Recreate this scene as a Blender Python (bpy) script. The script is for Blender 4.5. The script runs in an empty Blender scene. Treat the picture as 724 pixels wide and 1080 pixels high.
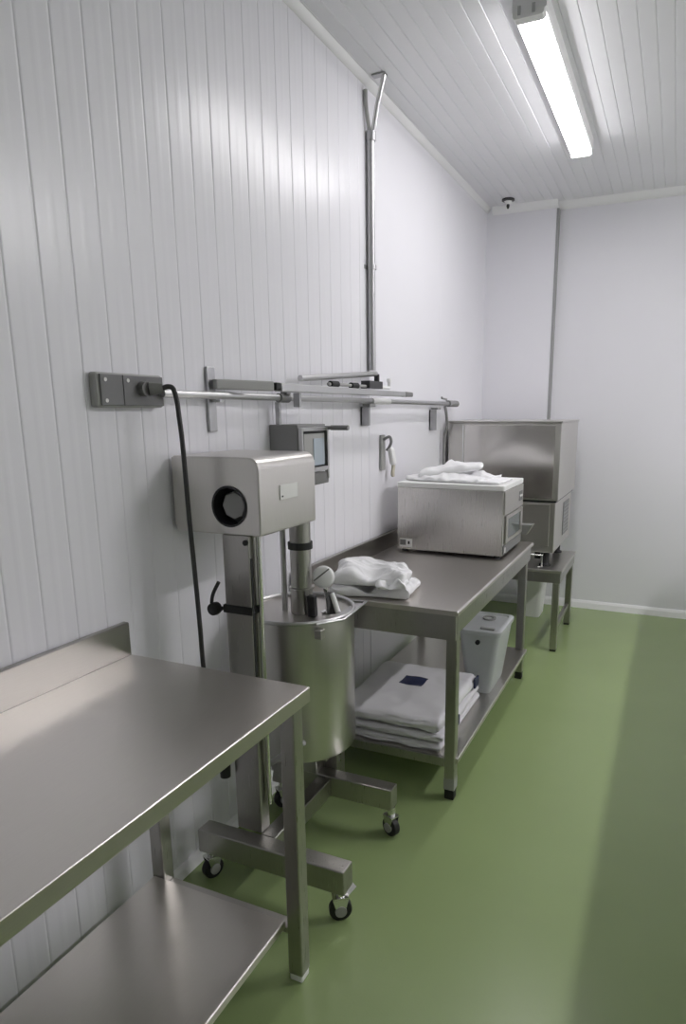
import bpy, bmesh, math, random
from mathutils import Vector, Matrix, noise
from math import sin, cos, pi, radians

SC = bpy.context.scene
COL = SC.collection
random.seed(4)

# ------------------------------------------------------------------ materials
def new_mat(name):
    m = bpy.data.materials.new(name); m.use_nodes = True
    nt = m.node_tree; b = nt.nodes['Principled BSDF']
    return m, nt, b

def plain(name, col, rough=.5, metal=0., spec=.5, var=.0, vscale=12., bump=0., bscale=60., coat=0.):
    m, nt, b = new_mat(name)
    b.inputs['Base Color'].default_value = (*col, 1)
    b.inputs['Roughness'].default_value = rough
    b.inputs['Metallic'].default_value = metal
    b.inputs['Specular IOR Level'].default_value = spec
    b.inputs['Coat Weight'].default_value = coat
    tc = nt.nodes.new('ShaderNodeTexCoord')
    if var:
        n = nt.nodes.new('ShaderNodeTexNoise'); n.inputs['Scale'].default_value = vscale
        n.inputs['Detail'].default_value = 5
        nt.links.new(tc.outputs['Object'], n.inputs['Vector'])
        r = nt.nodes.new('ShaderNodeMapRange')
        r.inputs['To Min'].default_value = 1 - var; r.inputs['To Max'].default_value = 1 + var
        nt.links.new(n.outputs['Fac'], r.inputs['Value'])
        mx = nt.nodes.new('ShaderNodeVectorMath'); mx.operation = 'SCALE'
        mx.inputs[0].default_value = col
        nt.links.new(r.outputs['Result'], mx.inputs['Scale'])
        nt.links.new(mx.outputs['Vector'], b.inputs['Base Color'])
    if bump:
        n2 = nt.nodes.new('ShaderNodeTexNoise'); n2.inputs['Scale'].default_value = bscale
        n2.inputs['Detail'].default_value = 4
        nt.links.new(tc.outputs['Object'], n2.inputs['Vector'])
        bp = nt.nodes.new('ShaderNodeBump'); bp.inputs['Strength'].default_value = bump
        bp.inputs['Distance'].default_value = .002
        nt.links.new(n2.outputs['Fac'], bp.inputs['Height'])
        nt.links.new(bp.outputs['Normal'], b.inputs['Normal'])
    return m

def steel(name, col=(.66, .64, .612), rough=.34, stretch=(3, 90, 90), bump=.01, spread=.08):
    """brushed stainless steel: noise drawn out along one axis drives roughness, tint and bump"""
    m, nt, b = new_mat(name)
    b.inputs['Metallic'].default_value = 1
    tc = nt.nodes.new('ShaderNodeTexCoord'); mp = nt.nodes.new('ShaderNodeMapping')
    mp.inputs['Scale'].default_value = stretch
    n = nt.nodes.new('ShaderNodeTexNoise'); n.inputs['Scale'].default_value = 4; n.inputs['Detail'].default_value = 6
    nt.links.new(tc.outputs['Object'], mp.inputs['Vector']); nt.links.new(mp.outputs['Vector'], n.inputs['Vector'])
    r = nt.nodes.new('ShaderNodeMapRange')
    r.inputs['To Min'].default_value = rough - spread; r.inputs['To Max'].default_value = rough + spread
    nt.links.new(n.outputs['Fac'], r.inputs['Value']); nt.links.new(r.outputs['Result'], b.inputs['Roughness'])
    r2 = nt.nodes.new('ShaderNodeMapRange')
    r2.inputs['To Min'].default_value = .93; r2.inputs['To Max'].default_value = 1.05
    nt.links.new(n.outputs['Fac'], r2.inputs['Value'])
    mx = nt.nodes.new('ShaderNodeVectorMath'); mx.operation = 'SCALE'; mx.inputs[0].default_value = col
    nt.links.new(r2.outputs['Result'], mx.inputs['Scale']); nt.links.new(mx.outputs['Vector'], b.inputs['Base Color'])
    if not bump: return m
    bp = nt.nodes.new('ShaderNodeBump'); bp.inputs['Strength'].default_value = bump; bp.inputs['Distance'].default_value = .001
    nt.links.new(n.outputs['Fac'], bp.inputs['Height']); nt.links.new(bp.outputs['Normal'], b.inputs['Normal'])
    return m

M = dict(
    wall=plain('wall_panel_white', (.79, .785, .825), .28, var=.02, vscale=2.5),
    backwall=plain('wall_back_white', (.81, .805, .85), .42, var=.02, vscale=2),
    ceil=plain('ceiling_panel_white', (.79, .79, .82), .32, var=.02, vscale=2),
    trim=plain('trim_white', (.84, .84, .85), .4, var=.02),
    cordgrey=plain('cord_dark_grey', (.035, .035, .036), .5),
    joint=plain('step_shade_grey', (.33, .33, .335), .5),  # grey that stands for shade on the back wall step
    floor=plain('resin_floor_green', (.265, .345, .152), .27, spec=.5, var=.09, vscale=1.4, bump=.12, bscale=140),
    steel_y=steel('brushed_steel_lengthwise', stretch=(90, 3, 90)),
    steel_x=steel('brushed_steel_crosswise', stretch=(3, 90, 90)),
    steel_z=steel('brushed_steel_upright', stretch=(90, 90, 3)),
    steel_d=steel('brushed_steel_dull', (.55, .53, .505), .38, (90, 3, 90)),
    steel_bright=steel('polished_steel', (.62, .602, .59), .32, (14, 14, .3), 0, .07),
    steel_frame_shaded=steel('brushed_steel_frame_shaded', (.44, .428, .41), .30, (90, 90, 3)),  # base colour darkened to carry the shade on legs, beams and column
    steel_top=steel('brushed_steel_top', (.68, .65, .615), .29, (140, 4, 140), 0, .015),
    steel_splash_shaded=steel('brushed_steel_ledge_shaded', (.36, .348, .332), .28, (140, 4, 140), 0, .004),  # darker copy of the top steel, backsplash shade put into the colour
    steel_case=steel('satin_steel_case', (.66, .642, .618), .27, (60, 60, 3), 0, .015),
    steel_mirror=steel('mirror_steel', (.66, .64, .615), .17, (60, 60, 3), 0, .03),
    chrome=plain('chrome', (.75, .75, .74), .14, 1),
    galv=plain('galvanised_metal', (.46, .46, .47), .42, 1, var=.08, vscale=30),
    greymetal=plain('grey_painted_metal', (.25, .25, .25), .45, var=.04),
    alu=plain('satin_aluminium', (.56, .56, .56), .36, 1, var=.05, vscale=30),
    greyplastic=plain('grey_plastic', (.17, .17, .165), .45, var=.04),
    boxgrey=plain('light_grey_plastic', (.36, .36, .35), .45, var=.03),
    plate=plain('switch_plate_grey', (.15, .15, .152), .38, var=.03),
    black=plain('black_rubber', (.014, .014, .015), .55),
    blackgloss=plain('black_plastic', (.02, .02, .022), .3),
    white=plain('white_plastic', (.85, .85, .845), .4, var=.02),
    cream=plain('cream_plastic', (.62, .58, .47), .5),
    cloth=plain('white_cotton', (.83, .83, .84), .9, spec=.1, var=.03, vscale=14, bump=.5, bscale=320),
    sack=plain('white_sack_plastic', (.74, .73, .76), .42, var=.03, vscale=9, bump=.3, bscale=40),
    navy=plain('navy_print', (.018, .024, .075), .5),
    screen=plain('indicator_glass', (.40, .46, .52), .12, var=.05),
    knob=plain('knob_grey', (.36, .36, .355), .5),
    paper=plain('sticker_white', (.75, .75, .73), .5),
)
def glassy(name, col, alpha_mix=.55, rough=.25):
    m, nt, b = new_mat(name)
    b.inputs['Base Color'].default_value = (*col, 1); b.inputs['Roughness'].default_value = rough
    b.inputs['Transmission Weight'].default_value = alpha_mix; b.inputs['IOR'].default_value = 1.2
    return m
M['tub'] = glassy('translucent_tub', (.82, .84, .86), .55, .35)
M['glass'] = plain('dark_window_glass', (.10, .115, .115), .1)
def emit(name, col, strength):
    m, nt, b = new_mat(name)
    b.inputs['Base Color'].default_value = (.8, .8, .8, 1)
    b.inputs['Emission Color'].default_value = (*col, 1); b.inputs['Emission Strength'].default_value = strength
    return m
M['lamp'] = emit('lit_diffuser', (1, .975, .985), 27.5)
M['lamp_new'] = emit('lit_diffuser_bright', (1, .975, 1.0), 114.0)

# ------------------------------------------------------------------ mesh builder
def wloc(o):
    v = Vector((0, 0, 0))
    while o is not None:
        v += o.location; o = o.parent
    return v

class MB:
    def __init__(s): s.bm = bmesh.new()
    def _add(s, verts, faces):
        vs = [s.bm.verts.new(v) for v in verts]
        for f in faces:
            try: s.bm.faces.new([vs[i] for i in f])
            except ValueError: pass
        return vs
    def box(s, x0, x1, y0, y1, z0, z1):
        v = [(x, y, z) for x in (x0, x1) for y in (y0, y1) for z in (z0, z1)]
        s._add(v, [(0, 1, 3, 2), (4, 6, 7, 5), (0, 4, 5, 1), (2, 3, 7, 6), (0, 2, 6, 4), (1, 5, 7, 3)])
        return s
    def hexa(s, bot, top):
        s._add(list(bot) + list(top), [(3, 2, 1, 0), (4, 5, 6, 7), (0, 1, 5, 4), (1, 2, 6, 5), (2, 3, 7, 6), (3, 0, 4, 7)])
        return s
    def prism(s, pts, a, b, axis='y'):
        """closed profile extruded along an axis; pts are in the other two axes in order"""
        def P(p, t):
            return {'x': (t, p[0], p[1]), 'y': (p[0], t, p[1]), 'z': (p[0], p[1], t)}[axis]
        n = len(pts)
        s._add([P(p, a) for p in pts] + [P(p, b) for p in pts],
               [tuple(range(n))[::-1], tuple(range(n, 2 * n))] + [(i, (i + 1) % n, n + (i + 1) % n, n + i) for i in range(n)])
        return s
    def cyl(s, p0, p1, r0, r1=None, n=24, cap=True):
        r1 = r0 if r1 is None else r1
        p0, p1 = Vector(p0), Vector(p1); d = (p1 - p0).normalized()
        u = d.orthogonal().normalized(); w = d.cross(u)
        ring = lambda p, r: [p + (u * cos(2 * pi * i / n) + w * sin(2 * pi * i / n)) * r for i in range(n)]
        fs = [(i, (i + 1) % n, n + (i + 1) % n, n + i) for i in range(n)]
        if cap: fs += [tuple(range(n))[::-1], tuple(range(n, 2 * n))]
        s._add(ring(p0, r0) + ring(p1, r1), fs)
        return s
    def lathe(s, prof, c, axis='z', n=48, closed=False):
        """profile of (radius, height) turned about an axis through c"""
        vs = []
        for (r, h) in prof:
            for i in range(n):
                a = 2 * pi * i / n
                q = {'z': (r * cos(a), r * sin(a), h), 'y': (r * cos(a), h, r * sin(a)), 'x': (h, r * cos(a), r * sin(a))}[axis]
                vs.append((c[0] + q[0], c[1] + q[1], c[2] + q[2]))
        m = len(prof); fs = []
        for k in range(m if closed else m - 1):
            k2 = (k + 1) % m
            for i in range(n):
                j = (i + 1) % n
                fs.append((k * n + i, k * n + j, k2 * n + j, k2 * n + i))
        if not closed:
            if prof[0][0] > 1e-4: fs.append(tuple(range(n))[::-1])
            if prof[-1][0] > 1e-4: fs.append(tuple(range((m - 1) * n, m * n)))
        s._add(vs, fs)
        return s
    def tube(s, pts, r, n=12, res=8, smooth=True):
        P = [Vector(p) for p in pts]
        if smooth and len(P) > 2:
            Q = []
            for i in range(len(P) - 1):
                a = P[max(i - 1, 0)]; b = P[i]; c = P[i + 1]; d = P[min(i + 2, len(P) - 1)]
                for k in range(res):
                    t = k / res
                    Q.append(.5 * ((2 * b) + (c - a) * t + (2 * a - 5 * b + 4 * c - d) * t * t + (3 * b - a - 3 * c + d) * t ** 3))
            Q.append(P[-1]); P = Q
        vs = []; u = None; m = len(P)
        for i, p in enumerate(P):
            d = (P[min(i + 1, m - 1)] - P[max(i - 1, 0)]).normalized()
            u = d.orthogonal().normalized() if u is None else (u - d * u.dot(d)).normalized()
            w = d.cross(u)
            vs += [p + (u * cos(2 * pi * k / n) + w * sin(2 * pi * k / n)) * r for k in range(n)]
        fs = [(i * n + k, i * n + (k + 1) % n, (i + 1) * n + (k + 1) % n, (i + 1) * n + k) for i in range(m - 1) for k in range(n)]
        fs += [tuple(range(n))[::-1], tuple(range((m - 1) * n, m * n))]
        s._add(vs, fs)
        return s
    def soft(s, c, size, rad, fn=None, cuts=(24, 24, 5), rot=0):
        """soft rounded slab on a grid; fn(point, unit) -> moved point"""
        sx, sy, sz = [v / 2 for v in size]
        cx, cy, cz = c; nx, ny, nz = cuts
        key = {}; vs = []; fs = []
        def vid(i, j, k):
            t = (i, j, k)
            if t in key: return key[t]
            u = Vector((2 * i / nx - 1, 2 * j / ny - 1, 2 * k / nz - 1))
            p = Vector((u.x * sx, u.y * sy, u.z * sz))
            rr = min(rad, sx, sy, sz * .98)
            q = Vector((max(-sx + rr, min(sx - rr, p.x)), max(-sy + rr, min(sy - rr, p.y)), max(-sz + rr, min(sz - rr, p.z))))
            d = p - q
            if d.length > 1e-7: p = q + d.normalized() * rr
            if fn: p = fn(p, u)
            x = p.x * cos(rot) - p.y * sin(rot); y = p.x * sin(rot) + p.y * cos(rot)
            key[t] = len(vs); vs.append((cx + x, cy + y, cz + p.z)); return key[t]
        for i in range(nx):
            for j in range(ny):
                fs.append((vid(i, j, nz), vid(i + 1, j, nz), vid(i + 1, j + 1, nz), vid(i, j + 1, nz)))
                fs.append((vid(i, j, 0), vid(i, j + 1, 0), vid(i + 1, j + 1, 0), vid(i + 1, j, 0)))
        for i in range(nx):
            for k in range(nz):
                fs.append((vid(i, 0, k), vid(i + 1, 0, k), vid(i + 1, 0, k + 1), vid(i, 0, k + 1)))
                fs.append((vid(i, ny, k), vid(i, ny, k + 1), vid(i + 1, ny, k + 1), vid(i + 1, ny, k)))
        for j in range(ny):
            for k in range(nz):
                fs.append((vid(0, j, k), vid(0, j, k + 1), vid(0, j + 1, k + 1), vid(0, j + 1, k)))
                fs.append((vid(nx, j, k), vid(nx, j + 1, k), vid(nx, j + 1, k + 1), vid(nx, j, k + 1)))
        s._add(vs, fs)
        return s
    def turn(s, ang, c, axis='Z'):
        bmesh.ops.rotate(s.bm, verts=s.bm.verts, cent=c, matrix=Matrix.Rotation(ang, 3, axis)); return s
    def build(s, name, mat, parent=None, bevel=0., smooth=None, base=False, seg=2):
        bm = s.bm
        bmesh.ops.recalc_face_normals(bm, faces=bm.faces)
        me = bpy.data.meshes.new(name)
        o = bpy.data.objects.new(name, me); COL.objects.link(o)
        off = Vector((0, 0, 0))
        if parent is not None:
            o.parent = parent; off = wloc(parent)
        elif base:
            xs = [v.co for v in bm.verts]
            off = Vector(((min(p.x for p in xs) + max(p.x for p in xs)) / 2, (min(p.y for p in xs) + max(p.y for p in xs)) / 2, min(p.z for p in xs)))
            o.location = off
        bmesh.ops.translate(bm, verts=bm.verts, vec=-off)
        bm.to_mesh(me); bm.free()
        me.materials.append(mat if not isinstance(mat, str) else M[mat])
        if smooth is not None:
            for p in me.polygons: p.use_smooth = True
            me.set_sharp_from_angle(angle=radians(smooth))
        if bevel:
            b = o.modifiers.new('bevel', 'BEVEL'); b.width = bevel; b.segments = seg; b.limit_method = 'ANGLE'; b.angle_limit = radians(40)
        return o

def tag(o, label=None, cat=None, group=None, kind=None):
    if label: o['label'] = label
    if cat: o['category'] = cat
    if group: o['group'] = group
    if kind: o['kind'] = kind
    return o
def thing(name, label, cat, loc, group=None):
    o = bpy.data.objects.new(name, None); COL.objects.link(o); o.location = loc
    o.empty_display_size = .1
    return tag(o, label, cat, group)
def struct(o): o['kind'] = 'structure'; return o
def B(*a): return MB().box(*a)

# ------------------------------------------------------------------ the room
H = 3.171; YB = 5.542; XR = 4.8; YN = -4.5; STEP = .537; DEEP = .07
# floor
struct(B(-.06, XR + .1, YN - .1, YB + .2, -.08, 0).build('floor', 'floor'))
# left wall: tongue-and-groove panels with V grooves, plain panel beyond the conduit
pts = []
y = 1.287 - 30 * .1045
while y < YN: y += .1045
pts.append((0, YN))
while y < 3.2:
    pts += [(0, y - .0075), (-.0003, y - .005), (-.0009, y - .003), (-.0022, y - .0012), (-.0022, y + .0012), (-.0009, y + .003), (-.0003, y + .005), (0, y + .0075)]
    m_ = y + .052
    if m_ < 3.2: pts += [(0, m_ - .014), (.00035, m_ - .004), (.00035, m_ + .004), (0, m_ + .014)]
    y += .1045
pts += [(0, 3.262), (-.004, 3.266), (-.004, 3.27), (0, 3.274), (0, 4.42), (-.003, 4.423), (0, 4.426), (0, YB), (-.06, YB), (-.06, YN)]
struct(MB().prism(pts, 0, H, 'z').build('wall_left', 'wall'))
struct(MB().prism([(-.06, YB), (STEP, YB), (STEP, YB + DEEP), (XR, YB + DEEP), (XR, YB + .16), (-.06, YB + .16)], 0, H, 'z').build('wall_back', 'backwall'))
struct(B(XR, XR + .06, YN, YB + .16, 0, H).build('wall_right', 'backwall'))
struct(B(-.06, XR + .06, YN - .06, YN, 0, H).build('wall_front', 'backwall'))
# ceiling boards with grooves running along the room
pts = [(-.06, H + .06), (-.06, H)]
x = .036
while x < XR:
    pts += [(x - .0035, H), (x - .0006, H + .003), (x + .0006, H + .003), (x + .0035, H)]
    x += .0695
pts += [(XR + .06, H), (XR + .06, H + .06)]
struct(MB().prism(pts, YN - .06, YB + .16, 'y').build('ceiling', 'ceil'))
# cornice and skirting
def cove(w): return [(0, H - .052), (.010, H - .050), (.026, H - .034), (.040, H - .014), (.046, H), (0, H)]
struct(MB().prism([(p[0] * .62, H - (H - p[1]) * .62) for p in cove(0)], YN, YB, 'y').build('trim_1', 'trim', smooth=50))
struct(MB().prism([(YB - p[0], p[1]) for p in cove(0)], .046, STEP + .012, 'x').build('trim_2', 'trim', smooth=50))
struct(MB().prism([(YB + DEEP - p[0], p[1]) for p in cove(0)], STEP, XR, 'x').build('trim_3', 'trim', smooth=50))
struct(B(STEP + .0005, STEP + .017, YB + .005, YB + DEEP - .0005, .066, H - .054).build('step_shade_strip', 'joint'))  # grey strip in place of the shade on the step's side face
struct(MB().prism([(0, 0), (.02, 0), (.014, .03), (.004, .045), (0, .045)], YN, YB, 'y').build('baseboard_left', 'trim'))
struct(MB().prism([(YB, 0), (YB - .022, 0), (YB - .014, .045), (YB - .004, .065), (YB, .065)], .02, STEP + .01, 'x').build('baseboard_back', 'trim'))
struct(MB().prism([(YB + DEEP, 0), (YB + DEEP - .022, 0), (YB + DEEP - .014, .045), (YB + DEEP - .004, .065), (YB + DEEP, .065)], STEP + .01, XR, 'x').build('baseboard_right', 'trim'))

# ------------------------------------------------------------------ ceiling lights
def ceiling_light(cx, y0, y1, label, lamp='lamp'):
    t = thing('ceiling_light', label, 'light', (cx, (y0 + y1) / 2, H - .084), 'strip lights on the ceiling')
    w = .066
    MB().prism([(cx - w, H), (cx - w, H - .056), (cx - w + .006, H - .062), (cx + w - .006, H - .062), (cx + w, H - .056), (cx + w, H)], y0 + .012, y1 - .012, 'y').build('housing', 'trim', t)
    MB().prism([(cx - .056, H - .0625), (cx - .056, H - .068), (cx - .046, H - .083), (cx + .046, H - .083), (cx + .056, H - .068), (cx + .056, H - .0625)], y0 + .045, y1 - .022, 'y').build('diffuser', lamp, t, smooth=50)
    for s, (a, b) in enumerate(((y0, y0 + .044), (y1 - .021, y1))):
        e = MB().prism([(cx - .06, H - .0625), (cx - .06, H - .078), (cx - .052, H - .0865), (cx + .052, H - .0865), (cx + .06, H - .078), (cx + .06, H - .0625)], a, b, 'y').build('end_cap', 'white', t)
    for sx in (-.035, .02):
        B(cx + sx - .006, cx + sx + .006, y0 - .004, y0, H - .075, H - .045).build('clip', 'galv', t)
    return t
ceiling_light(.851, 2.885, 4.465, 'long lit white strip light on the grooved ceiling')
ceiling_light(3.35, 2.885, 4.465, 'strip light of the second row, to the right beyond the picture', 'lamp_new')
ceiling_light(3.35, -.9, .68, 'added fill strip light, out of view to the right of the camera')  # unseen fixture added for front fill light

# small fire sensor on the ceiling near the back left corner
t = thing('ceiling_sensor', 'small white ceiling sensor with black ring near back left corner', 'sensor', (.206, 5.36, H - .05))
MB().lathe([(.047, H), (.047, H - .012), (.030, H - .016), (.030, H)], (.206, 5.36, 0), closed=True).build('ring', 'blackgloss', t, smooth=40)
MB().lathe([(.0005, H), (.029, H), (.029, H - .014), (.020, H - .030), (.010, H - .036), (.0005, H - .036)], (.206, 5.36, 0)).build('body', 'white', t, smooth=40)
MB().lathe([(.0005, H - .0365), (.010, H - .0365), (.012, H - .05), (.006, H - .066), (.0005, H - .066)], (.206, 5.36, 0)).build('tip', 'black', t, smooth=40)

# ------------------------------------------------------------------ work tables
def leg(x0, x1, y0, y1, z0, z1, par, mat='steel_frame_shaded', foot=True, cap='white'):
    l = B(x0, x1, y0, y1, z0, z1).build('leg', mat, par, bevel=.004)
    if foot: MB().box(x0 + .002, x1 - .002, y0 + .002, y1 - .002, 0, z0).build('foot', cap, l, bevel=.004)
    return l
# near table
T1 = thing('work_table', 'long stainless steel work table with back ledge in the near left corner', 'table', (.33, .55, 0))
xa, xb, ya, yb, zt = .025, .647, -.35, 1.452, .9
MB().prism([(xa, zt - .045), (xb - .004, zt - .045), (xb, zt - .041), (xb, zt - .002), (xb - .002, zt), (xa, zt)], ya, yb, 'y').build('table_top', 'steel_top', T1, bevel=.0012)
MB().prism([(.004, zt - .03), (.0245, zt - .03), (.0245, zt + .1), (.022, zt + .103), (.004, zt + .103)], ya, yb, 'y').build('backsplash', 'steel_splash_shaded', T1, bevel=.002)
for (lx, ly) in ((.586, 1.388), (.095, 1.388), (.586, -.30), (.095, -.30)):
    leg(lx, lx + .046, ly, ly + .046, .022, zt - .0455, T1)
MB().prism([(.105, .174), (.58, .174), (.583, .177), (.583, .197), (.580, .2), (.105, .2)], -.31, 1.386, 'y').build('shelf', 'steel_top', T1, bevel=.002)
MB().box(.142, .5855, 1.39, 1.43, .155, .1735).build('shelf_bracket', 'steel_d', T1, bevel=.002)
# far table
T2 = thing('work_table', 'stainless steel work table with undershelf holding the countertop oven', 'table', (.39, 3.18, 0))
xa, xb, ya, yb, zt = .03, .768, 2.417, 3.955, .851
MB().prism([(xa, zt - .022), (xb - .003, zt - .022), (xb, zt - .019), (xb, zt - .006), (xb - .006, zt), (xa, zt)], ya, yb, 'y').build('table_top', 'steel_top', T2, bevel=.002)
MB().prism([(.008, zt - .03), (.0295, zt - .03), (.0295, zt + .085), (.027, zt + .088), (.008, zt + .088)], ya, yb, 'y').build('backsplash', 'steel_splash_shaded', T2, bevel=.002)
B(.06, .755, ya + .012, ya + .032, .722, zt - .0225).build('apron', 'steel_frame_shaded', T2, bevel=.003)
B(.735, .757, ya + .034, yb - .034, .745, zt - .0225).build('apron', 'steel_frame_shaded', T2, bevel=.003)
B(.06, .755, yb - .032, yb - .012, .745, zt - .0225).build('apron', 'steel_frame_shaded', T2, bevel=.003)
for i, (lx, ly) in enumerate(((.709, ya + .0335), (.06, ya + .0335), (.70, yb - .0835), (.06, yb - .0835))):
    l = leg(lx, lx + .046, ly, ly + .046, .045, zt - .0225 if 0 else .7445, T2, cap='black')
    if i == 0:
        B(lx - .001, lx + .047, ly - .001, ly + .047, .0455, .098).build('sleeve', 'boxgrey', l, bevel=.003)
MB().prism([(.06, .166), (.762, .166), (.765, .169), (.765, .187), (.762, .19), (.06, .19)], ya + .05, yb - .05, 'y').build('shelf', 'steel_y', T2, bevel=.002)
B(.107, .7085, ya + .034, ya + .0495, .150, .19).build('shelf_lip', 'steel_frame_shaded', T2, bevel=.002)
# added unseen work table right of the walkway, casts the floor shadow edge
T4 = thing('work_table', 'added stainless steel work table out of view right of the walkway, shading the floor', 'table', (2.25, 3.0, 0))
MB().prism([(1.925, .858), (2.60, .858), (2.60, .9), (1.93, .9), (1.925, .895)], .9, 5.1, 'y').build('table_top', 'steel_y', T4, bevel=.002)
for (lx, ly) in ((1.95, .93), (2.53, .93), (1.95, 5.02), (2.53, 5.02)):
    leg(lx, lx + .046, ly, ly + .046, .022, .8575, T4)
B(2.0, 2.525, .95, 5.04, .175, .2).build('shelf', 'steel_y', T4, bevel=.002)
# low stand under the tall machine
T3 = thing('machine_stand', 'low grey metal stand under the tall steel machine by the back wall', 'stand', (.46, 4.77, 0))
xa, xb, ya, yb, zt = .06, .876, 4.43, 5.13, .575
B(xa, xb, ya, yb, zt - .02, zt).build('stand_top', 'steel_x', T3, bevel=.003)
B(xa + .005, xb - .008, ya + .006, ya + .03, zt - .09, zt - .0205).build('apron', 'steel_frame_shaded', T3, bevel=.003)
B(xb - .032, xb - .008, ya + .031, yb - .031, zt - .09, zt - .0205).build('apron', 'steel_frame_shaded', T3, bevel=.003)
B(xa + .005, xb - .008, yb - .03, yb - .006, zt - .09, zt - .0205).build('apron', 'steel_frame_shaded', T3, bevel=.003)
for (lx, ly) in ((.817, ya + .008), (.07, ya + .008), (.817, yb - .053), (.07, yb - .053)):
    leg(lx, lx + .045, ly, ly + .045, .015, zt - .0905, T3, cap='black')
B(.825, .85, ya + .0535, yb - .0535, .14, .175).build('stretcher', 'steel_frame_shaded', T3, bevel=.003)
B(.08, .105, ya + .0535, yb - .0535, .14, .175).build('stretcher', 'steel_frame_shaded', T3, bevel=.003)

# ------------------------------------------------------------------ mixing machine
MX = thing('mixing_machine', 'wheeled steel mixing machine with box head and tall square column', 'machine', (.3, 1.9, 0))
# head: rounded long edges
def rounded(x0, x1, z0, z1, r, n=6, corners=(1, 1, 1, 1)):
    out = []
    for k, (cx, cz, a0) in enumerate(((x1, z1, 0), (x0, z1, 90), (x0, z0, 180), (x1, z0, 270))):
        rr = r * corners[k]
        ccx = cx - rr if k in (0, 3) else cx + rr; ccz = cz - rr if k in (0, 1) else cz + rr
        for i in range(n + 1):
            a = radians(a0 + 90 * i / n); out.append((ccx + rr * cos(a), ccz + rr * sin(a)))
    return out
head = MB().prism(rounded(.018, .345, 1.243, 1.487, .038, corners=(1, .25, .25, .2)), 1.70, 2.05, 'y').build('head_housing', 'steel_z', MX, bevel=.004, smooth=35)
B(.018, .062, 1.6965, 1.6995, 1.262, 1.482).build('side_flange', 'steel_z', head, bevel=.001)
cut = MB().cyl((.232, 1.66, 1.333), (.232, 1.752, 1.333), .063, n=48).build('cutter', 'black')
bo = head.modifiers.new('recess', 'BOOLEAN'); bo.object = cut; bo.operation = 'DIFFERENCE'; bo.solver = 'EXACT'
dg = bpy.context.evaluated_depsgraph_get()
me_ = bpy.data.meshes.new_from_object(head.evaluated_get(dg)); head.modifiers.clear(); head.data = me_
bpy.data.objects.remove(cut)
MB().lathe([(.0005, 1.751), (.0625, 1.751), (.0625, 1.6985), (.0655, 1.6985), (.0655, 1.6965), (.059, 1.6965), (.059, 1.746), (.0005, 1.746)], (.232, 0, 1.333), 'y').build('knob_recess', 'blackgloss', head, smooth=40)
MB().lathe([(.0005, 1.7455), (.048, 1.7455), (.048, 1.732), (.042, 1.720), (.0005, 1.720)], (.234, 0, 1.333), 'y', n=8).build('knob', 'knob', head, smooth=25)
np_ = B(.3455, .348, 1.815, 1.925, 1.345, 1.393).build('name_plate', 'paper', head, bevel=.001)
B(.3482, .3487, 1.823, 1.832, 1.353, 1.358).build('plate_mark', 'black', np_)
col = B(.197, .297, 1.70, 1.752, .199, 1.2425).build('column', 'steel_frame_shaded', MX, bevel=.004)
MB().cyl((.310, 1.735, .30), (.310, 1.735, 1.2425), .009).build('guide_rod', 'chrome', MX, smooth=40)
B(.2975, .3, 1.704, 1.714, .55, 1.17).build('slot', 'black', col)
MB().cyl((.2885, 1.6995, 1.222), (.2885, 1.692, 1.222), .009).build('bolt', 'black', col, smooth=40)
# strap clamp with lever on the column
c = MB().box(.191, .303, 1.694, 1.6995, .985, 1.012).box(.191, .1965, 1.70, 1.756, .985, 1.012).box(.2975, .300, 1.7155, 1.756, .985, 1.012).build('clamp_band', 'black', col, bevel=.002)
MB().tube([(.190, 1.697, 1.0), (.165, 1.69, .985), (.150, 1.69, 1.0), (.155, 1.69, 1.04), (.178, 1.695, 1.085)], .006).build('clamp_lever', 'black', c, smooth=40)
MB().lathe([(.0005, -.015), (.020, -.013), (.022, .0), (.020, .013), (.0005, .015)], (.160, 1.69, .995), 'y', n=20).build('clamp_knob', 'black', c, smooth=50)
# base frame on casters
b1 = B(.075, .645, 1.632, 1.698, .112, .198).build('base_beam', 'steel_frame_shaded', MX, bevel=.004)
b2 = B(.075, .612, 2.105, 2.165, .122, .208).build('base_beam', 'steel_frame_shaded', MX, bevel=.004)
B(.292, .352, 1.6985, 2.1045, .125, .198).build('cross_beam', 'steel_frame_shaded', MX, bevel=.004)
def caster(x, y, z, ang, brake):
    w = MB().cyl((x, y - .014, .0376), (x, y + .014, .0376), .0375, n=32).turn(ang, (x, y, 0)).build('caster', 'black', MX, bevel=.004, smooth=40)
    m = MB()
    for s in (-1, 1):
        m.hexa([(x - .012, y + s * .018 - .0015, .03), (x + .012, y + s * .018 - .0015, .03), (x + .012, y + s * .018 + .0015, .03), (x - .012, y + s * .018 + .0015, .03)],
               [(x - .026, y + s * .018 - .0015, .082), (x + .026, y + s * .018 - .0015, .082), (x + .026, y + s * .018 + .0015, .082), (x - .026, y + s * .018 + .0015, .082)])
    m.box(x - .026, x + .026, y - .0195, y + .0195, .0825, .087)
    m.cyl((x, y, .087), (x, y, z - .0005), .016)
    m.turn(ang, (x, y, 0)).build('fork', 'chrome', w, smooth=40)
    MB().cyl((x, y - .0215, .0376), (x, y + .0215, .0376), .019).turn(ang, (x, y, 0)).build('hub', 'boxgrey', w, smooth=40)
    if brake:
        MB().hexa([(x - .012, y + .0195, .078), (x + .012, y + .0195, .078), (x + .012, y + .05, .098), (x - .012, y + .05, .098)],
                  [(x - .012, y + .0195, .081), (x + .012, y + .0195, .081), (x + .012, y + .055, .102), (x - .012, y + .055, .102)]).turn(ang - 1.2, (x, y, 0)).build('brake_pedal', 'white', w)
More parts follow.
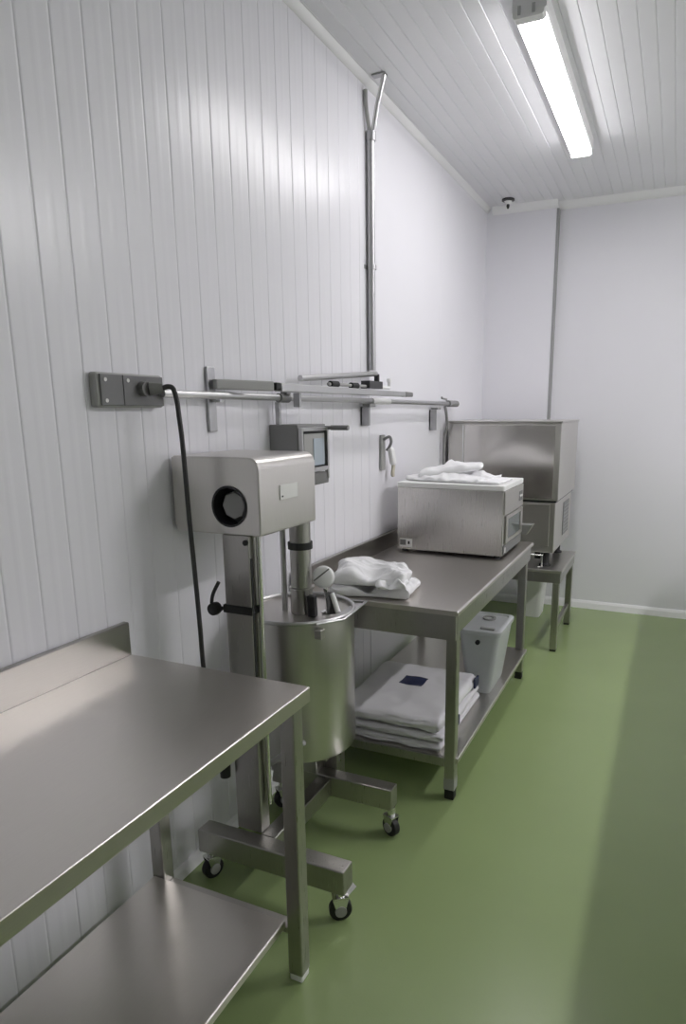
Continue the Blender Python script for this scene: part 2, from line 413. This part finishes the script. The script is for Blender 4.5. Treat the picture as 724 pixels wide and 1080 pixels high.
caster(.615, 1.664, .112, radians(35), True); caster(.105, 1.664, .112, radians(70), False)
caster(.598, 2.136, .122, radians(-25), False); caster(.105, 2.136, .122, radians(60), False)
# mixing shaft from the head down into the vat, support pillar under the vat
VX, VY = .228, 2.115
SX, SY = .247, 2.10
B(.205, .29, 2.0505, 2.15, 1.395, 1.45).build('shaft_holder', 'steel_d', MX, bevel=.003)
sh = MB().lathe([(.0005, 1.3945), (.039, 1.3945), (.039, .98), (.0005, .98)], (SX, SY, 0)).build('mixing_shaft', 'steel_frame_shaded', MX, smooth=40)
MB().lathe([(.040, 1.125), (.046, 1.125), (.046, 1.15), (.040, 1.15)], (SX, SY, 0), closed=True).build('clamp_collar', 'black', sh, smooth=40)
MB().lathe([(.0005, .979), (.046, .979), (.046, .972), (.042, .97), (.042, .879), (.0005, .879)], (SX, SY, 0)).build('shaft_sleeve', 'steel_frame_shaded', sh, smooth=40)
MB().cyl((.178, 2.09, .879), (.178, 2.09, 1.30), .011, n=20).box(.168, .20, 2.08, 2.10, 1.30, 1.40).box(.168, .204, 2.0505, 2.10, 1.40, 1.44).build('lift_rod', 'alu', MX, smooth=40)
pil = B(.27, .35, 2.1655, 2.235, .10, .345).build('vat_pillar', 'steel_frame_shaded', MX, bevel=.004)
B(.12, .38, 2.02, 2.10, .325, .345).build('vat_arm', 'steel_d', MX, bevel=.003)
B(.21, .29, 2.1005, 2.165, .2085, .345).build('vat_support', 'steel_frame_shaded', MX, bevel=.003)
for zz in (.27, .24): MB().cyl((.3505, 2.185, zz), (.356, 2.185, zz), .006).build('bolt', 'chrome', pil, smooth=40)

# vat
V = thing('mixing_vat', 'round stainless steel vat with pouring lip under the mixer head', 'vat', (VX, VY, .3455))
R_ = .207
MB().lathe([(.0005, .3455), (R_ - .016, .3455), (R_ - .005, .349), (R_, .360), (R_, .881), (R_ - .004, .881), (R_ - .004, .362), (.0005, .358)], (VX, VY, 0), n=72).build('vat_body', 'steel_bright', V, smooth=35)
MB().lathe([(R_ + .008 * cos(a), .889 + .008 * sin(a)) for a in [2 * pi * k / 10 for k in range(10)]], (VX, VY, 0), n=72, closed=True).build('rim', 'alu', V, smooth=60)
MB().lathe([(.0005, .868), (R_ - .0045, .868), (R_ - .0045, .878), (.0005, .878)], (VX, VY, 0), n=72).build('lid', 'steel_d', V, smooth=35)
m = MB()
zl = .881
pa, pb, pc, pd = (.395, 1.99), (.44, 2.10), (.405, 2.335), (.33, 2.315)
m.hexa([(.405, 2.0, zl), (.448, 2.05, zl), (.430, 2.275, zl + .004), (.385, 2.268, zl)],
       [(.405, 2.0, zl + .003), (.448, 2.05, zl + .003), (.430, 2.275, zl + .007), (.385, 2.268, zl + .003)])
m.tube([(.385, 1.96, zl + .006), (.45, 2.05, zl + .007), (.432, 2.277, zl + .010), (.36, 2.285, zl + .006)], .005, smooth=False)
m.build('pouring_lip', 'alu', V, smooth=40)
B(.385, .412, 1.945, 1.975, .838, .872).build('hinge', 'steel_d', V, bevel=.003)

# tools standing in the vat
L = thing('ladle', 'round white-headed ladle with chrome neck standing on the vat lid', 'ladle', (.335, 2.12, .879))
hd = MB().lathe([(.0005, -.013), (.030, -.013), (.040, -.008), (.042, 0), (.040, .008), (.030, .013), (.0005, .013)], (0, 0, 0), 'y', n=40)
st_ = MB().box(-.036, .036, -.0145, -.0132, .008, .013)
for q in (hd, st_):
    q.turn(radians(-38), (0, 0, 0), 'Y').turn(radians(-12), (0, 0, 0), 'X').turn(radians(24), (0, 0, 0), 'Z')
    bmesh.ops.translate(q.bm, verts=q.bm.verts, vec=(.334, 2.115, 1.020))
hd = hd.build('ladle_head', 'white', L, smooth=50)
st_.build('stripe', 'greyplastic', hd)
MB().tube([(.338, 2.118, .978), (.340, 2.122, .955), (.345, 2.125, .92), (.340, 2.13, .884)], .008).build('neck', 'chrome', L, smooth=40)
MB().lathe([(.0005, .8795), (.024, .8795), (.024, .884), (.010, .890), (.0005, .890)], (.340, 2.13, 0), n=24).build('ladle_foot', 'chrome', L, smooth=40)
B(.300, .3305, 2.05, 2.075, .8795, .962).turn(radians(6), (.31, 2.06, .8795), 'X').build('clip', 'blackgloss', L, bevel=.003)
S = thing('scraper', 'black scraper with white edge leaning on the vat lip', 'scraper', (.385, 2.10, .8795))
MB().hexa([(.370, 2.07, .8905), (.405, 2.09, .8905), (.402, 2.105, .8905), (.367, 2.085, .8905)],
          [(.352, 2.10, .968), (.376, 2.12, .962), (.373, 2.134, .962), (.349, 2.114, .968)]).build('blade', 'blackgloss', S, bevel=.003)
MB().tube([(.374, 2.105, .962), (.392, 2.092, .935), (.414, 2.075, .902)], .010).build('edge', 'white', S, smooth=40)

# spray hose with nozzle under the machine
h = thing('hand_spray', 'white spray nozzle on a grey hose hanging behind the near table leg', 'sprayer', (.27, 1.85, .23))
MB().tube([(.345, 1.918, .445), (.325, 1.85, .442), (.275, 1.825, .405), (.235, 1.82, .376)], .011).build('hose', 'boxgrey', h, smooth=40)
MB().hexa([(.228, 1.81, .235), (.246, 1.81, .235), (.246, 1.83, .235), (.228, 1.83, .235)], [(.218, 1.805, .362), (.266, 1.805, .362), (.266, 1.835, .362), (.218, 1.835, .362)]).box(.206, .226, 1.812, 1.828, .25, .262).build('nozzle', 'white', h, bevel=.004)

# ------------------------------------------------------------------ switch box, plug and cord
SB = thing('switch_box', 'grey wall box with two cover plates above the near table', 'switch box', (.0, 1.53, 1.635))
B(.001, .030, 1.405, 1.665, 1.636, 1.732).build('housing', 'boxgrey', SB, bevel=.006)
for k, (a, b) in enumerate(((1.414, 1.497), (1.499, 1.662))):
    p = B(.0303, .036, a, b, 1.641, 1.727).build('cover_plate', 'plate', SB, bevel=.002)
    for (sy, sz) in (((a + .018, 1.712), (a + .018, 1.655)) if k == 0 else ((a + .018, 1.712),)):
        MB().cyl((.036, sy, sz), (.0375, sy, sz), .0055).build('screw', 'paper', p, smooth=40)
CD = thing('power_cord', 'black power cord plugged into the wall box, hanging down behind the near table', 'cord', (.14, 1.6, 1.0))
MB().cyl((.0365, 1.572, 1.690), (.056, 1.572, 1.690), .021, n=20).cyl((.053, 1.582, 1.690), (.080, 1.608, 1.692), .020, .015, n=20).build('plug', 'greyplastic', CD, smooth=40)
MB().tube([(.080, 1.608, 1.692), (.092, 1.620, 1.697), (.104, 1.628, 1.690), (.116, 1.626, 1.655), (.124, 1.622, 1.608), (.132, 1.62, 1.52), (.138, 1.62, 1.32), (.146, 1.62, 1.14), (.153, 1.62, .957), (.158, 1.618, .82), (.160, 1.63, .66), (.17, 1.66, .56), (.172, 1.685, .53)], .0075, res=10).build('cable', 'cordgrey', CD, smooth=50)
MB().cyl((.172, 1.68, .50), (.172, 1.68, .40), .021, .018, n=20).cyl((.172, 1.682, .53), (.172, 1.68, .50), .009, .020, n=20).build('connector', 'blackgloss', CD, smooth=40)

# ------------------------------------------------------------------ rail on the wall with brackets
RL = thing('wall_rail', 'long thin metal rail running along the left wall above the machines', 'rail', (.05, 3.1, 1.55))
MB().cyl((.05, 1.64, 1.678), (.05, 4.46, 1.672), .0125, n=20).build('rail_tube', 'alu', RL, smooth=40)
br = B(.001, .012, 1.912, 1.955, 1.555, 1.775).build('wall_bracket', 'galv', RL, bevel=.003)
B(.0125, .05, 1.925, 1.943, 1.655, 1.664).build('bracket_arm', 'galv', br)
for (yy, z0, z1) in ((3.16, 1.55, 1.645), (4.22, 1.50, 1.63)):
    br = B(.001, .05, yy, yy + .012, z0, z1).box(.001, .012, yy, yy + .10, z0, z1).build('wall_bracket', 'galv', RL, bevel=.003)
    B(.02, .065, yy - .02, yy + .05, z1 + .001, z1 + .016).build('clamp', 'greymetal', br, bevel=.002)
MB().cyl((.05, 2.30, 1.6755), (.05, 2.37, 1.6755), .018, n=20).box(.04, .07, 2.33, 2.36, 1.69, 1.712).build('clamp', 'greymetal', RL, smooth=30)
MB().cyl((.05, 3.19, 1.674), (.05, 3.42, 1.674), .0165, n=20).build('sleeve', 'white', RL, smooth=40)
MB().cyl((.05, 4.47, 1.672), (.05, 4.66, 1.672), .022, n=20).build('end_sleeve', 'greymetal', RL, smooth=40)
MB().lathe([(.0005, 4.6605), (.020, 4.6605), (.018, 4.69), (.010, 4.70), (.0005, 4.70)], (.05, 0, 1.672), 'y', n=20).build('end_cap', 'white', RL, smooth=40)
MB().tube([(.06, 4.40, 1.69), (.06, 4.40, 1.70), (.06, 4.30, 1.705), (.06, 4.30, 1.715)], .006, smooth=False).build('hook', 'greymetal', RL, smooth=40)
# cable behind the tall machine
CB = MB().tube([(.05, 4.40, 1.655), (.055, 4.42, 1.60), (.05, 4.45, 1.52), (.03, 4.46, 1.42), (.03, 4.46, 1.1), (.03, 4.44, .85)], .010, res=8).build('hanging_cable', 'greymetal', base=True, smooth=50)
tag(CB, 'grey cable hanging from the rail end down behind the tall machine', 'cable')

# swing arm on the rail
SA = thing('swing_arm', 'jointed grey metal swing arm of two bars lying above the rail', 'arm', (.1, 2.2, 1.69))
def bar(p, q, w0, h0, w1, h1):
    p, q = Vector(p), Vector(q); d = (q - p).normalized(); s = d.cross(Vector((0, 0, 1))).normalized(); u = s.cross(d)
    f = lambda c, w, h: [c - s * w / 2 - u * h / 2, c + s * w / 2 - u * h / 2, c + s * w / 2 + u * h / 2, c - s * w / 2 + u * h / 2]
    return MB().hexa(f(p, w0, h0), f(q, w1, h1))
bar((.026, 1.93, 1.716), (.118, 2.150, 1.714), .03, .034, .03, .034).build('inner_bar', 'boxgrey', SA, bevel=.004)
bar((.1195, 2.154, 1.714), (.125, 2.178, 1.713), .036, .028, .036, .028).build('joint', 'black', SA, bevel=.004)
ob = bar((.1255, 2.180, 1.711), (.135, 3.42, 1.711), .036, .032, .032, .026).build('outer_bar', 'alu', SA, bevel=.004)
bar((.135, 3.4205, 1.711), (.136, 3.53, 1.711), .036, .028, .03, .024).build('end_cap', 'greyplastic', ob, bevel=.006)
MB().box(.0985, .128, 2.33, 2.345, 1.64, 1.6945).build('hanger', 'galv', SA, bevel=.002)

# conduit from the ceiling to the rail
CP = thing('conduit_pipe', 'grey vertical conduit pipe with forked top, from ceiling to wall rail', 'pipe', (.03, 3.262, 1.82))
MB().cyl((.022, 3.262, 1.83), (.022, 3.262, 2.93), .0195, n=24).build('pipe', 'galv', CP, smooth=40)
MB().lathe([(.0198, 2.905), (.0235, 2.905), (.0235, 2.945), (.0198, 2.945)], (.024, 3.262, 0), closed=True, n=24).build('collar', 'galv', CP, smooth=40)
MB().lathe([(.0198, 2.32), (.0235, 2.32), (.0235, 2.34), (.0198, 2.34)], (.0245, 3.262, 0), closed=True, n=24).box(.0015, .004, 3.22, 3.305, 2.32, 2.34).build('pipe_clip', 'galv', CP, smooth=40)
MB().tube([(.022, 3.258, 2.93), (.018, 3.235, 3.0), (.012, 3.23, 3.06), (.012, 3.228, 3.115)], .010).build('fork_tube', 'boxgrey', CP, smooth=40)
MB().tube([(.032, 3.262, 2.93), (.06, 3.25, 3.04), (.104, 3.238, 3.165)], .011, smooth=False).build('fork_tube', 'chrome', CP, smooth=40)
B(.048, .115, 3.218, 3.252, 3.163, 3.17).build('ceiling_plate', 'galv', CP)
bt = MB().cyl((.052, 2.47, 1.757), (.052, 3.24, 1.812), .013, n=20).build('branch_tube', 'alu', CP, smooth=40)
MB().cyl((.052, 3.2545, 1.81), (.052, 3.2545, 1.755), .014, n=20).box(.034, .082, 3.10, 3.262, 1.735, 1.772).build('elbow', 'blackgloss', bt, smooth=40)
MB().cyl((.06, 2.70, 1.742), (.06, 3.099, 1.745), .007).build('air_line', 'boxgrey', bt, smooth=40)
for yy in (2.72, 2.93): MB().cyl((.06, yy, 1.743), (.06, yy + .07, 1.744), .014).build('coupling', 'black', bt, smooth=40)
MB().tube([(.06, 3.262, 1.745), (.06, 3.40, 1.745), (.06, 3.40, 1.775)], .009, smooth=False).lathe([(.0005, 1.775), (.013, 1.775), (.013, 1.793), (.0005, 1.793)], (.06, 3.40, 0), n=14).build('valve', 'white', bt, smooth=40)

# control box hanging under the rail
CT = thing('control_box', 'grey control box with framed indicator window mounted above the mixer head', 'control box', (.07, 2.43, 1.33))
cb = B(.001, .132, 2.30, 2.532, 1.43, 1.572).build('housing', 'greymetal', CT, bevel=.004)
MB().box(.1325, .150, 2.303, 2.315, 1.345, 1.56).box(.1325, .150, 2.517, 2.530, 1.345, 1.56).box(.1325, .150, 2.3155, 2.5165, 1.545, 1.56).box(.1325, .150, 2.3155, 2.5165, 1.38, 1.398).build('window_frame', 'alu', cb, bevel=.002)
MB().box(.1325, .138, 2.316, 2.516, 1.3985, 1.5445).build('gasket', 'black', cb)
MB().box(.1385, .142, 2.332, 2.502, 1.41, 1.535).build('window_pane', 'boxgrey', cb, bevel=.001)
MB().box(.1425, .145, 2.405, 2.495, 1.405, 1.515).build('display', 'screen', cb, bevel=.001)
B(.02, .145, 2.36, 2.53, 1.325, 1.372).build('lower_box', 'greyplastic', CT, bevel=.004)
MB().cyl((.133, 2.522, 1.556), (.165, 2.522, 1.556), .008).cyl((.165, 2.522, 1.556), (.245, 2.522, 1.556), .0105).build('handle_rod', 'greymetal', CT, smooth=40)
B(.03, .05, 2.303, 2.318, 1.5725, 1.660).build('hanger', 'galv', CT, bevel=.002)

# small wall hook with a hanging tag
HK = thing('wall_hook', 'small grey wall hook holding a cream tag beside the rail bracket', 'hook', (.02, 3.45, 1.27))
B(.001, .016, 3.40, 3.452, 1.30, 1.495).build('back_plate', 'boxgrey', HK, bevel=.004)
MB().tube([(.017, 3.426, 1.47), (.05, 3.426, 1.485), (.06, 3.43, 1.46), (.045, 3.44, 1.43), (.025, 3.45, 1.41)], .008).build('prong', 'greymetal', HK, smooth=40)
MB().soft((.045, 3.478, 1.375), (.03, .05, .10), .012, lambda p, u: p + Vector((0, -.02 * u.z, 0)), (5, 5, 8)).build('holder', 'white', HK, smooth=60)
MB().soft((.040, 3.505, 1.30), (.016, .03, .085), .006, lambda p, u: p + Vector((0, .006 * sin(3 * u.z), 0)), (4, 5, 8)).build('tag', 'cream', HK, smooth=60)

# ------------------------------------------------------------------ countertop oven
OV = thing('countertop_oven', 'boxy stainless steel countertop oven standing on the far work table', 'oven', (.4, 3.65, .851))
zt = .8515
ov = B(.105, .702, 3.41, 3.885, zt + .014, 1.212).build('body', 'steel_case', OV, bevel=.004)
MB().prism(rounded(.102, .706, 3.407, 3.889, .012, 4), 1.2125, 1.240, 'z').build('top_frame', 'white', OV, bevel=.004)
for (fx, fy) in ((.14, 3.44), (.67, 3.44), (.14, 3.855), (.67, 3.855)): MB().cyl((fx, fy, zt), (fx, fy, zt + .0135), .018).build('foot', 'black', OV, smooth=40)
B(.7025, .709, 3.425, 3.875, 1.085, 1.208).build('control_panel', 'steel_d', OV, bevel=.002)
cpn = B(.7095, .7115, 3.76, 3.845, 1.12, 1.175).build('keypad', 'greyplastic', OV, bevel=.001)
for k in range(3): MB().cyl((.7115, 3.78 + k * .022, 1.148), (.714, 3.78 + k * .022, 1.148), .007).build('button', 'paper', cpn, smooth=40)
dr = MB().box(.7025, .7105, 3.46, 3.505, .925, 1.075).box(.7025, .7105, 3.825, 3.875, .925, 1.075).box(.7025, .7105, 3.5055, 3.8245, 1.055, 1.075).box(.7025, .7105, 3.5055, 3.8245, .925, .945).build('door_frame', 'steel_d', OV, bevel=.002)
B(.7025, .706, 3.506, 3.824, .9455, 1.0545).build('window', 'glass', dr)
gr = B(.7025, .705, 3.43, 3.875, .870, .918).build('vent_plate', 'greyplastic', OV)
B(.7052, .707, 3.455, 3.475, .878, .905).build('sticker', 'paper', gr)
st = B(.12, .195, 3.4075, 3.4095, .878, .925).build('sticker', 'paper', OV)
B(.123, .158, 3.4065, 3.4073, .889, .920).build('logo_block', 'greyplastic', st)
B(.170, .181, 3.4065, 3.4073, .895, .912).build('logo_mark', 'blackgloss', st)
MB().hexa([(.60, 3.89, .905), (.735, 3.89, .905), (.735, 3.945, .905), (.60, 3.945, .905)], [(.60, 3.89, .960), (.772, 3.89, .968), (.772, 3.945, .968), (.60, 3.945, .960)]).build('side_chute', 'alu', OV, bevel=.004)

# tall two-part steel machine on the stand
IM = thing('kitchen_machine', 'tall two-part stainless steel machine on the low stand by the back wall', 'machine', (.42, 4.93, .575))
up = B(.045, .815, 4.50, 5.30, 1.032, 1.545).build('upper_body', 'steel_z', IM, bevel=.005)
B(.165, .778, 4.494, 4.4995, 1.045, 1.528).build('front_panel', 'steel_mirror', up, bevel=.002)
B(.150, .157, 4.495, 4.4995, 1.045, 1.528).build('seam_strip', 'chrome', up)
B(.038, .822, 4.492, 5.31, 1.5455, 1.556).build('lid', 'steel_x', IM, bevel=.002)
B(.05, .803, 4.505, 5.30, 1.020, 1.0315).build('gap_strip', 'black', IM)
lo = B(.06, .800, 4.51, 5.25, .675, 1.0195).build('lower_body', 'steel_z', IM, bevel=.004)
B(.10, .765, 4.503, 4.5095, .72, 1.008).build('door', 'steel_d', lo, bevel=.003)
gp = B(.8005, .805, 4.86, 5.12, .74, .98).build('vent_panel', 'greymetal', lo, bevel=.002)
for k in range(8): B(.8055, .808, 4.88, 5.10, .76 + k * .027, .766 + k * .027).build('louvre', 'galv', gp)
for (fx, fy) in ((.74, 4.56), (.12, 4.56), (.74, 5.05), (.12, 5.05)): MB().lathe([(.0005, .5755), (.04, .5755), (.04, .585), (.026, .592), (.030, .6745), (.0005, .6745)], (fx, fy, 0), n=20).build('foot', 'black', IM, smooth=40)
MB().box(.66, .70, 4.60, 5.02, .61, .6745).build('under_frame', 'black', IM)
MB().tube([(.55, 4.47, .664), (.735, 4.47, .664), (.735, 4.47, .584), (.71, 4.47, .584)], .006, smooth=False).tube([(.735, 4.47, .664), (.735, 4.56, .664)], .006).build('front_bracket', 'chrome', IM, smooth=40)

# ------------------------------------------------------------------ cloth, sacks, tub
def crumple(seed, amp, f1=9, f2=26, keep=True):
    def fn(p, u):
        q = p * f1 + Vector((seed * 3.1, seed * 1.7, seed)); q2 = p * f2 + Vector((seed, 5, 2))
        d = noise.noise(q) * amp + noise.noise(q2) * amp * .4 + (abs(noise.noise(q * 1.7 + Vector((9, 1, 4)))) - .25) * amp * .8
        k = (u.z + 1) / 2
        v = p.copy()
        v.z += d * (k if keep else 1)
        v.x += noise.noise(q + Vector((31, 0, 0))) * amp * .8; v.y += noise.noise(q + Vector((0, 47, 0))) * amp * .8
        return v
    return fn
# folded white towel on the far table
zt = .8515
def towel_layer(seed, amp, sag):
    f = crumple(seed, amp, 8, 22)
    def fn(p, u):
        v = f(p, u)
        v.z += sag * (1 - abs(u.x) ** 2) * (1 - .6 * abs(u.y) ** 2) * ((u.z + 1) / 2) - .010 * max(0, u.x) ** 2 * ((u.z + 1) / 2)
        return v
    return fn
m = MB()
def fold(seed, amp, crest, lean):
    f = crumple(seed, amp, 7, 19)
    def fn(p, u):
        v = f(p, u); k = (u.z + 1) / 2
        v.z += k * (crest * math.exp(-((u.x + .55) / .38) ** 2) - .030 * math.exp(-((u.x + .05) / .28) ** 2 - ((u.y + .8) / .7) ** 2) + .006 * sin(5 * u.x + 3 * u.y))
        for (sc_, am) in ((9, .013), (21, .005)):
            n_ = noise.noise(Vector((p.x * sc_ * .7 + p.y * sc_ * .5, p.y * sc_ - p.x * sc_ * .3, seed * 2.3 + p.z * 6)))
            v.z += k * am * (max(0, 1 - abs(n_) * 4) - .3)
            e_ = max(abs(u.x), abs(u.y)) ** 6
            v.y += e_ * am * n_ * 1.5; v.x += e_ * am * n_
        v.x += lean * k * u.y + .012 * sin(4 * u.y + seed) * k
        v.y += .014 * sin(3.2 * u.x + seed) * (.4 + k)
        return v
    return fn
m.soft((.345, 2.575, zt + .026), (.345, .26, .048), .021, fold(1, .009, .004, .0), (60, 46, 9), radians(9))
m.soft((.330, 2.578, zt + .077), (.315, .235, .062), .024, fold(2, .011, .014, -.02), (60, 46, 10), radians(13))
m.soft((.455, 2.515, zt + .066), (.11, .15, .030), .014, fold(7, .010, .0, .02), (18, 22, 6), radians(24))
o = m.build('folded_towel', 'cloth', base=True, smooth=80)
s_ = o.modifiers.new('smooth', 'SUBSURF'); s_.levels = 1; s_.render_levels = 1
tag(o, 'thick folded white towel on the far work table, beside the vat', 'towel')
# rumpled white cloth on the oven top
m = MB()
def drape(seed):
    f = crumple(seed, .012, 10, 30)
    def fn(p, u):
        v = f(p, u)
        n_ = noise.noise(Vector((p.x * 8 + p.y * 4, p.y * 9, seed * 1.3)))
        v.z += (.012 * (max(0, 1 - abs(n_) * 4) - .2)) * (u.z + 1) / 2
        v.z += .085 * math.exp(-((u.x + .05) / .42) ** 2 - ((u.y - .15) / .7) ** 2) * ((u.z + 1) / 2 * .75 + .25) * (1 if u.z > -.99 else 0)
        return v
    return fn
m.soft((.355, 3.66, 1.2515), (.44, .38, .018), .008, drape(5), (44, 36, 3), radians(-6))
def wedge(seed):
    f = towel_layer(seed, .013, .02)
    def fn(p, u):
        v = f(p, u); v.z += .030 * u.x - .012; return v
    return fn
m.soft((.335, 3.66, 1.305), (.36, .24, .036), .017, wedge(8), (40, 30, 6), radians(14))
m.soft((.585, 3.58, 1.2485), (.18, .26, .012), .005, crumple(11, .004), (18, 22, 3), radians(-4))
o = m.build('rumpled_cloth', 'cloth', base=True, smooth=80)
tag(o, 'rumpled white cloth heaped on top of the countertop oven', 'cloth')

# white sacks on the undershelf
def sack(z0, h, cx, cy, lx, ly, seed, rot, label, patches):
    top_ = h > .05
    f = crumple(seed, .008 if top_ else .003, 6, 17)
    def fn(p, u):
        v = f(p, u); k = (u.z + 1) / 2
        v.z += (.010 * (1 - u.x ** 4) * (1 - u.y ** 4) * k - .006 * k) if top_ else -.001 * k
        v.y += .012 * noise.noise(Vector((u.x * 3, seed, u.z * 2)))
        return v
    t = thing('sack', label, 'sack', (cx, cy, z0), 'white sacks on the undershelf')
    MB().soft((cx, cy, z0 + h / 2), (lx, ly, h), h * .48, fn, (40, 46, 7), rot).build('sack_body', 'sack', t, smooth=80)
    for (kind, px, py, w, l) in patches:
        mm = MB(); n = 10
        import bmesh as _b
        if kind == 'top':
            g = [[None] * (n + 1) for _ in range(n + 1)]; vs = []; fs = []
            for i in range(n + 1):
                for j in range(n + 1):
                    X_ = px + (i / n - .5) * w; Y_ = py + (j / n - .5) * l
                    vs.append((X_, Y_))
            # sample the sack top under the patch
            dg = SACKTOP(t)
            hi = [dg(x_, y_) + .0025 for (x_, y_) in vs]
            V_ = [(x_, y_, z_) for (x_, y_), z_ in zip(vs, hi)] + [(x_, y_, z_ - .0015) for (x_, y_), z_ in zip(vs, hi)]
            N = (n + 1) ** 2
            for i in range(n):
                for j in range(n):
                    a = i * (n + 1) + j
                    fs.append((a, a + n + 1, a + n + 2, a + 1)); fs.append((N + a, N + a + 1, N + a + n + 2, N + a + n + 1))
            ring = [i * (n + 1) for i in range(n + 1)] + [n * (n + 1) + j for j in range(1, n + 1)] + [i * (n + 1) + n for i in range(n - 1, -1, -1)] + [j for j in range(n - 1, 0, -1)]
            for q in range(len(ring)):
                a, b = ring[q], ring[(q + 1) % len(ring)]
                fs.append((a, b, N + b, N + a))
            mm._add(V_, fs)
            mm.build('printed_patch', 'navy', t)
        else:
            mm.soft((px, py, z0 + h * .52), (.012, l, w), .005, None, (3, 10, 6)).build('printed_patch', 'navy', t, smooth=60)
    return t
def SACKTOP(t):
    o = t.children[0]; me = o.data
    from mathutils.bvhtree import BVHTree
    bv = BVHTree.FromPolygons([v.co + wloc(o) for v in me.vertices], [tuple(p.vertices) for p in me.polygons])
    def f(x_, y_):
        r = bv.ray_cast(Vector((x_, y_, 2)), Vector((0, 0, -1)))
        return r[0].z if r[0] is not None else 0
    return f
sack(.1915, .034, .43, 2.79, .51, .625, 21, radians(-.5), 'thin white sack at the bottom of the undershelf pile', [])
sack(.232, .036, .432, 2.788, .51, .62, 25, radians(.7), 'white sack with navy side patch, middle of the undershelf pile', [('side', .694, 2.66, .05, .10)])
sack(.2735, .058, .425, 2.785, .51, .61, 29, radians(0), 'plump white sack with navy rectangle, top of the undershelf pile', [('top', .42, 2.85, .115, .10), ('side', .685, 3.03, .05, .07)])

# translucent lidded tub
TB = thing('plastic_tub', 'translucent plastic tub with lid beside the sacks on the undershelf', 'tub', (.655, 3.38, .19))
def rr(x0, x1, y0, y1, r, n=5):
    out = []
    for (cx, cy, a0) in ((x1 - r, y1 - r, 0), (x0 + r, y1 - r, 90), (x0 + r, y0 + r, 180), (x1 - r, y0 + r, 270)):
        for i in range(n + 1):
            a = radians(a0 + 90 * i / n); out.append((cx + r * cos(a), cy + r * sin(a)))
    return out
def loft(rings, name, mat, par, closed=False, **k):
    m = MB(); n = len(rings[0][0]); vs = []; fs = []
    for (ring, z) in rings: vs += [(p[0], p[1], z) for p in ring]
    for q in range(len(rings) - 1):
        for i in range(n):
            j = (i + 1) % n; fs.append((q * n + i, q * n + j, (q + 1) * n + j, (q + 1) * n + i))
    fs.append(tuple(range(n))[::-1]); fs.append(tuple(range((len(rings) - 1) * n, len(rings) * n)))
    m._add(vs, fs); return m.build(name, mat, par, **k)
x0, x1, y0, y1 = .55, .772, 3.13, 3.46
def ins(a, b, r): return rr(x0 + a, x1 - a, y0 + b, y1 - b, r)
loft([(ins(.052, .026, .03), .1915), (ins(.046, .022, .03), .21), (ins(.006, .005, .03), .505), (ins(0, 0, .03), .509), (ins(0, 0, .03), .519), (ins(.01, .01, .028), .5195),
      (ins(.012, .012, .028), .50), (ins(.05, .027, .028), .2)], 'tub_body', 'tub', TB, smooth=40)
ld = loft([(ins(-.004, -.004, .033), .520), (ins(-.004, -.004, .033), .534), (ins(.002, .002, .03), .538), (ins(.02, .02, .025), .538), (ins(.024, .024, .025), .532)], 'lid', 'tub', TB, smooth=40)
B(.66, .735, 3.165, 3.185, .533, .543).build('latch', 'boxgrey', ld, bevel=.003)
MB().lathe([(.022, .5325), (.035, .5325), (.035, .540), (.022, .540)], (.66, 3.36, 0), closed=True, n=28).build('lid_ring', 'boxgrey', ld, smooth=40)
MB().cyl((.66, 3.1345, .475), (.66, 3.122, .475), .012).build('plug', 'black', TB, smooth=40)

# white bin under the stand
WB = thing('white_bin', 'small white bin standing on the floor under the low stand', 'bin', (.52, 5.2, 0))
loft([(rr(.44, .61, 5.18, 5.40, .03), 0.0005), (rr(.42, .63, 5.16, 5.42, .03), .30), (rr(.415, .635, 5.155, 5.425, .03), .30), (rr(.415, .635, 5.155, 5.425, .03), .315), (rr(.43, .62, 5.17, 5.41, .03), .316), (rr(.45, .60, 5.19, 5.39, .03), .02)], 'bin_body', 'white', WB, smooth=40)

# ------------------------------------------------------------------ camera
yaw, pit, roll = .4147, .2138, -.0046
f = Vector((-sin(yaw) * cos(pit), cos(yaw) * cos(pit), -sin(pit)))
rt = Vector((cos(yaw), sin(yaw), 0)); upv = rt.cross(f)
a = rt * cos(roll) + upv * sin(roll); b = -rt * sin(roll) + upv * cos(roll)
cam = bpy.data.cameras.new('camera'); co = bpy.data.objects.new('camera', cam); COL.objects.link(co)
mw = Matrix((a, b, -f)).transposed().to_4x4(); mw.translation = (1.4893, 0, 1.6216)
co.matrix_world = mw
cam.sensor_fit = 'HORIZONTAL'; cam.sensor_width = 36; cam.lens = 700.22 * 36 / 724
cam.shift_x = (362 - 399.37) / 724; cam.shift_y = (586.03 - 540) / 724
cam.clip_start = .02
SC.camera = co

# ------------------------------------------------------------------ world, exposure
w = bpy.data.worlds.new('world'); SC.world = w; w.use_nodes = True
w.node_tree.nodes['Background'].inputs['Color'].default_value = (.5, .5, .5, 1)
w.node_tree.nodes['Background'].inputs['Strength'].default_value = .0
SC.view_settings.view_transform = 'Standard'; SC.view_settings.look = 'None'
SC.view_settings.exposure = 0; SC.view_settings.gamma = 1
SC.view_settings.use_curve_mapping = False
SC.cycles.max_bounces = 10; SC.cycles.diffuse_bounces = 6; SC.cycles.glossy_bounces = 5
SC.cycles.sample_clamp_indirect = 6
SC.cycles.use_denoising = True
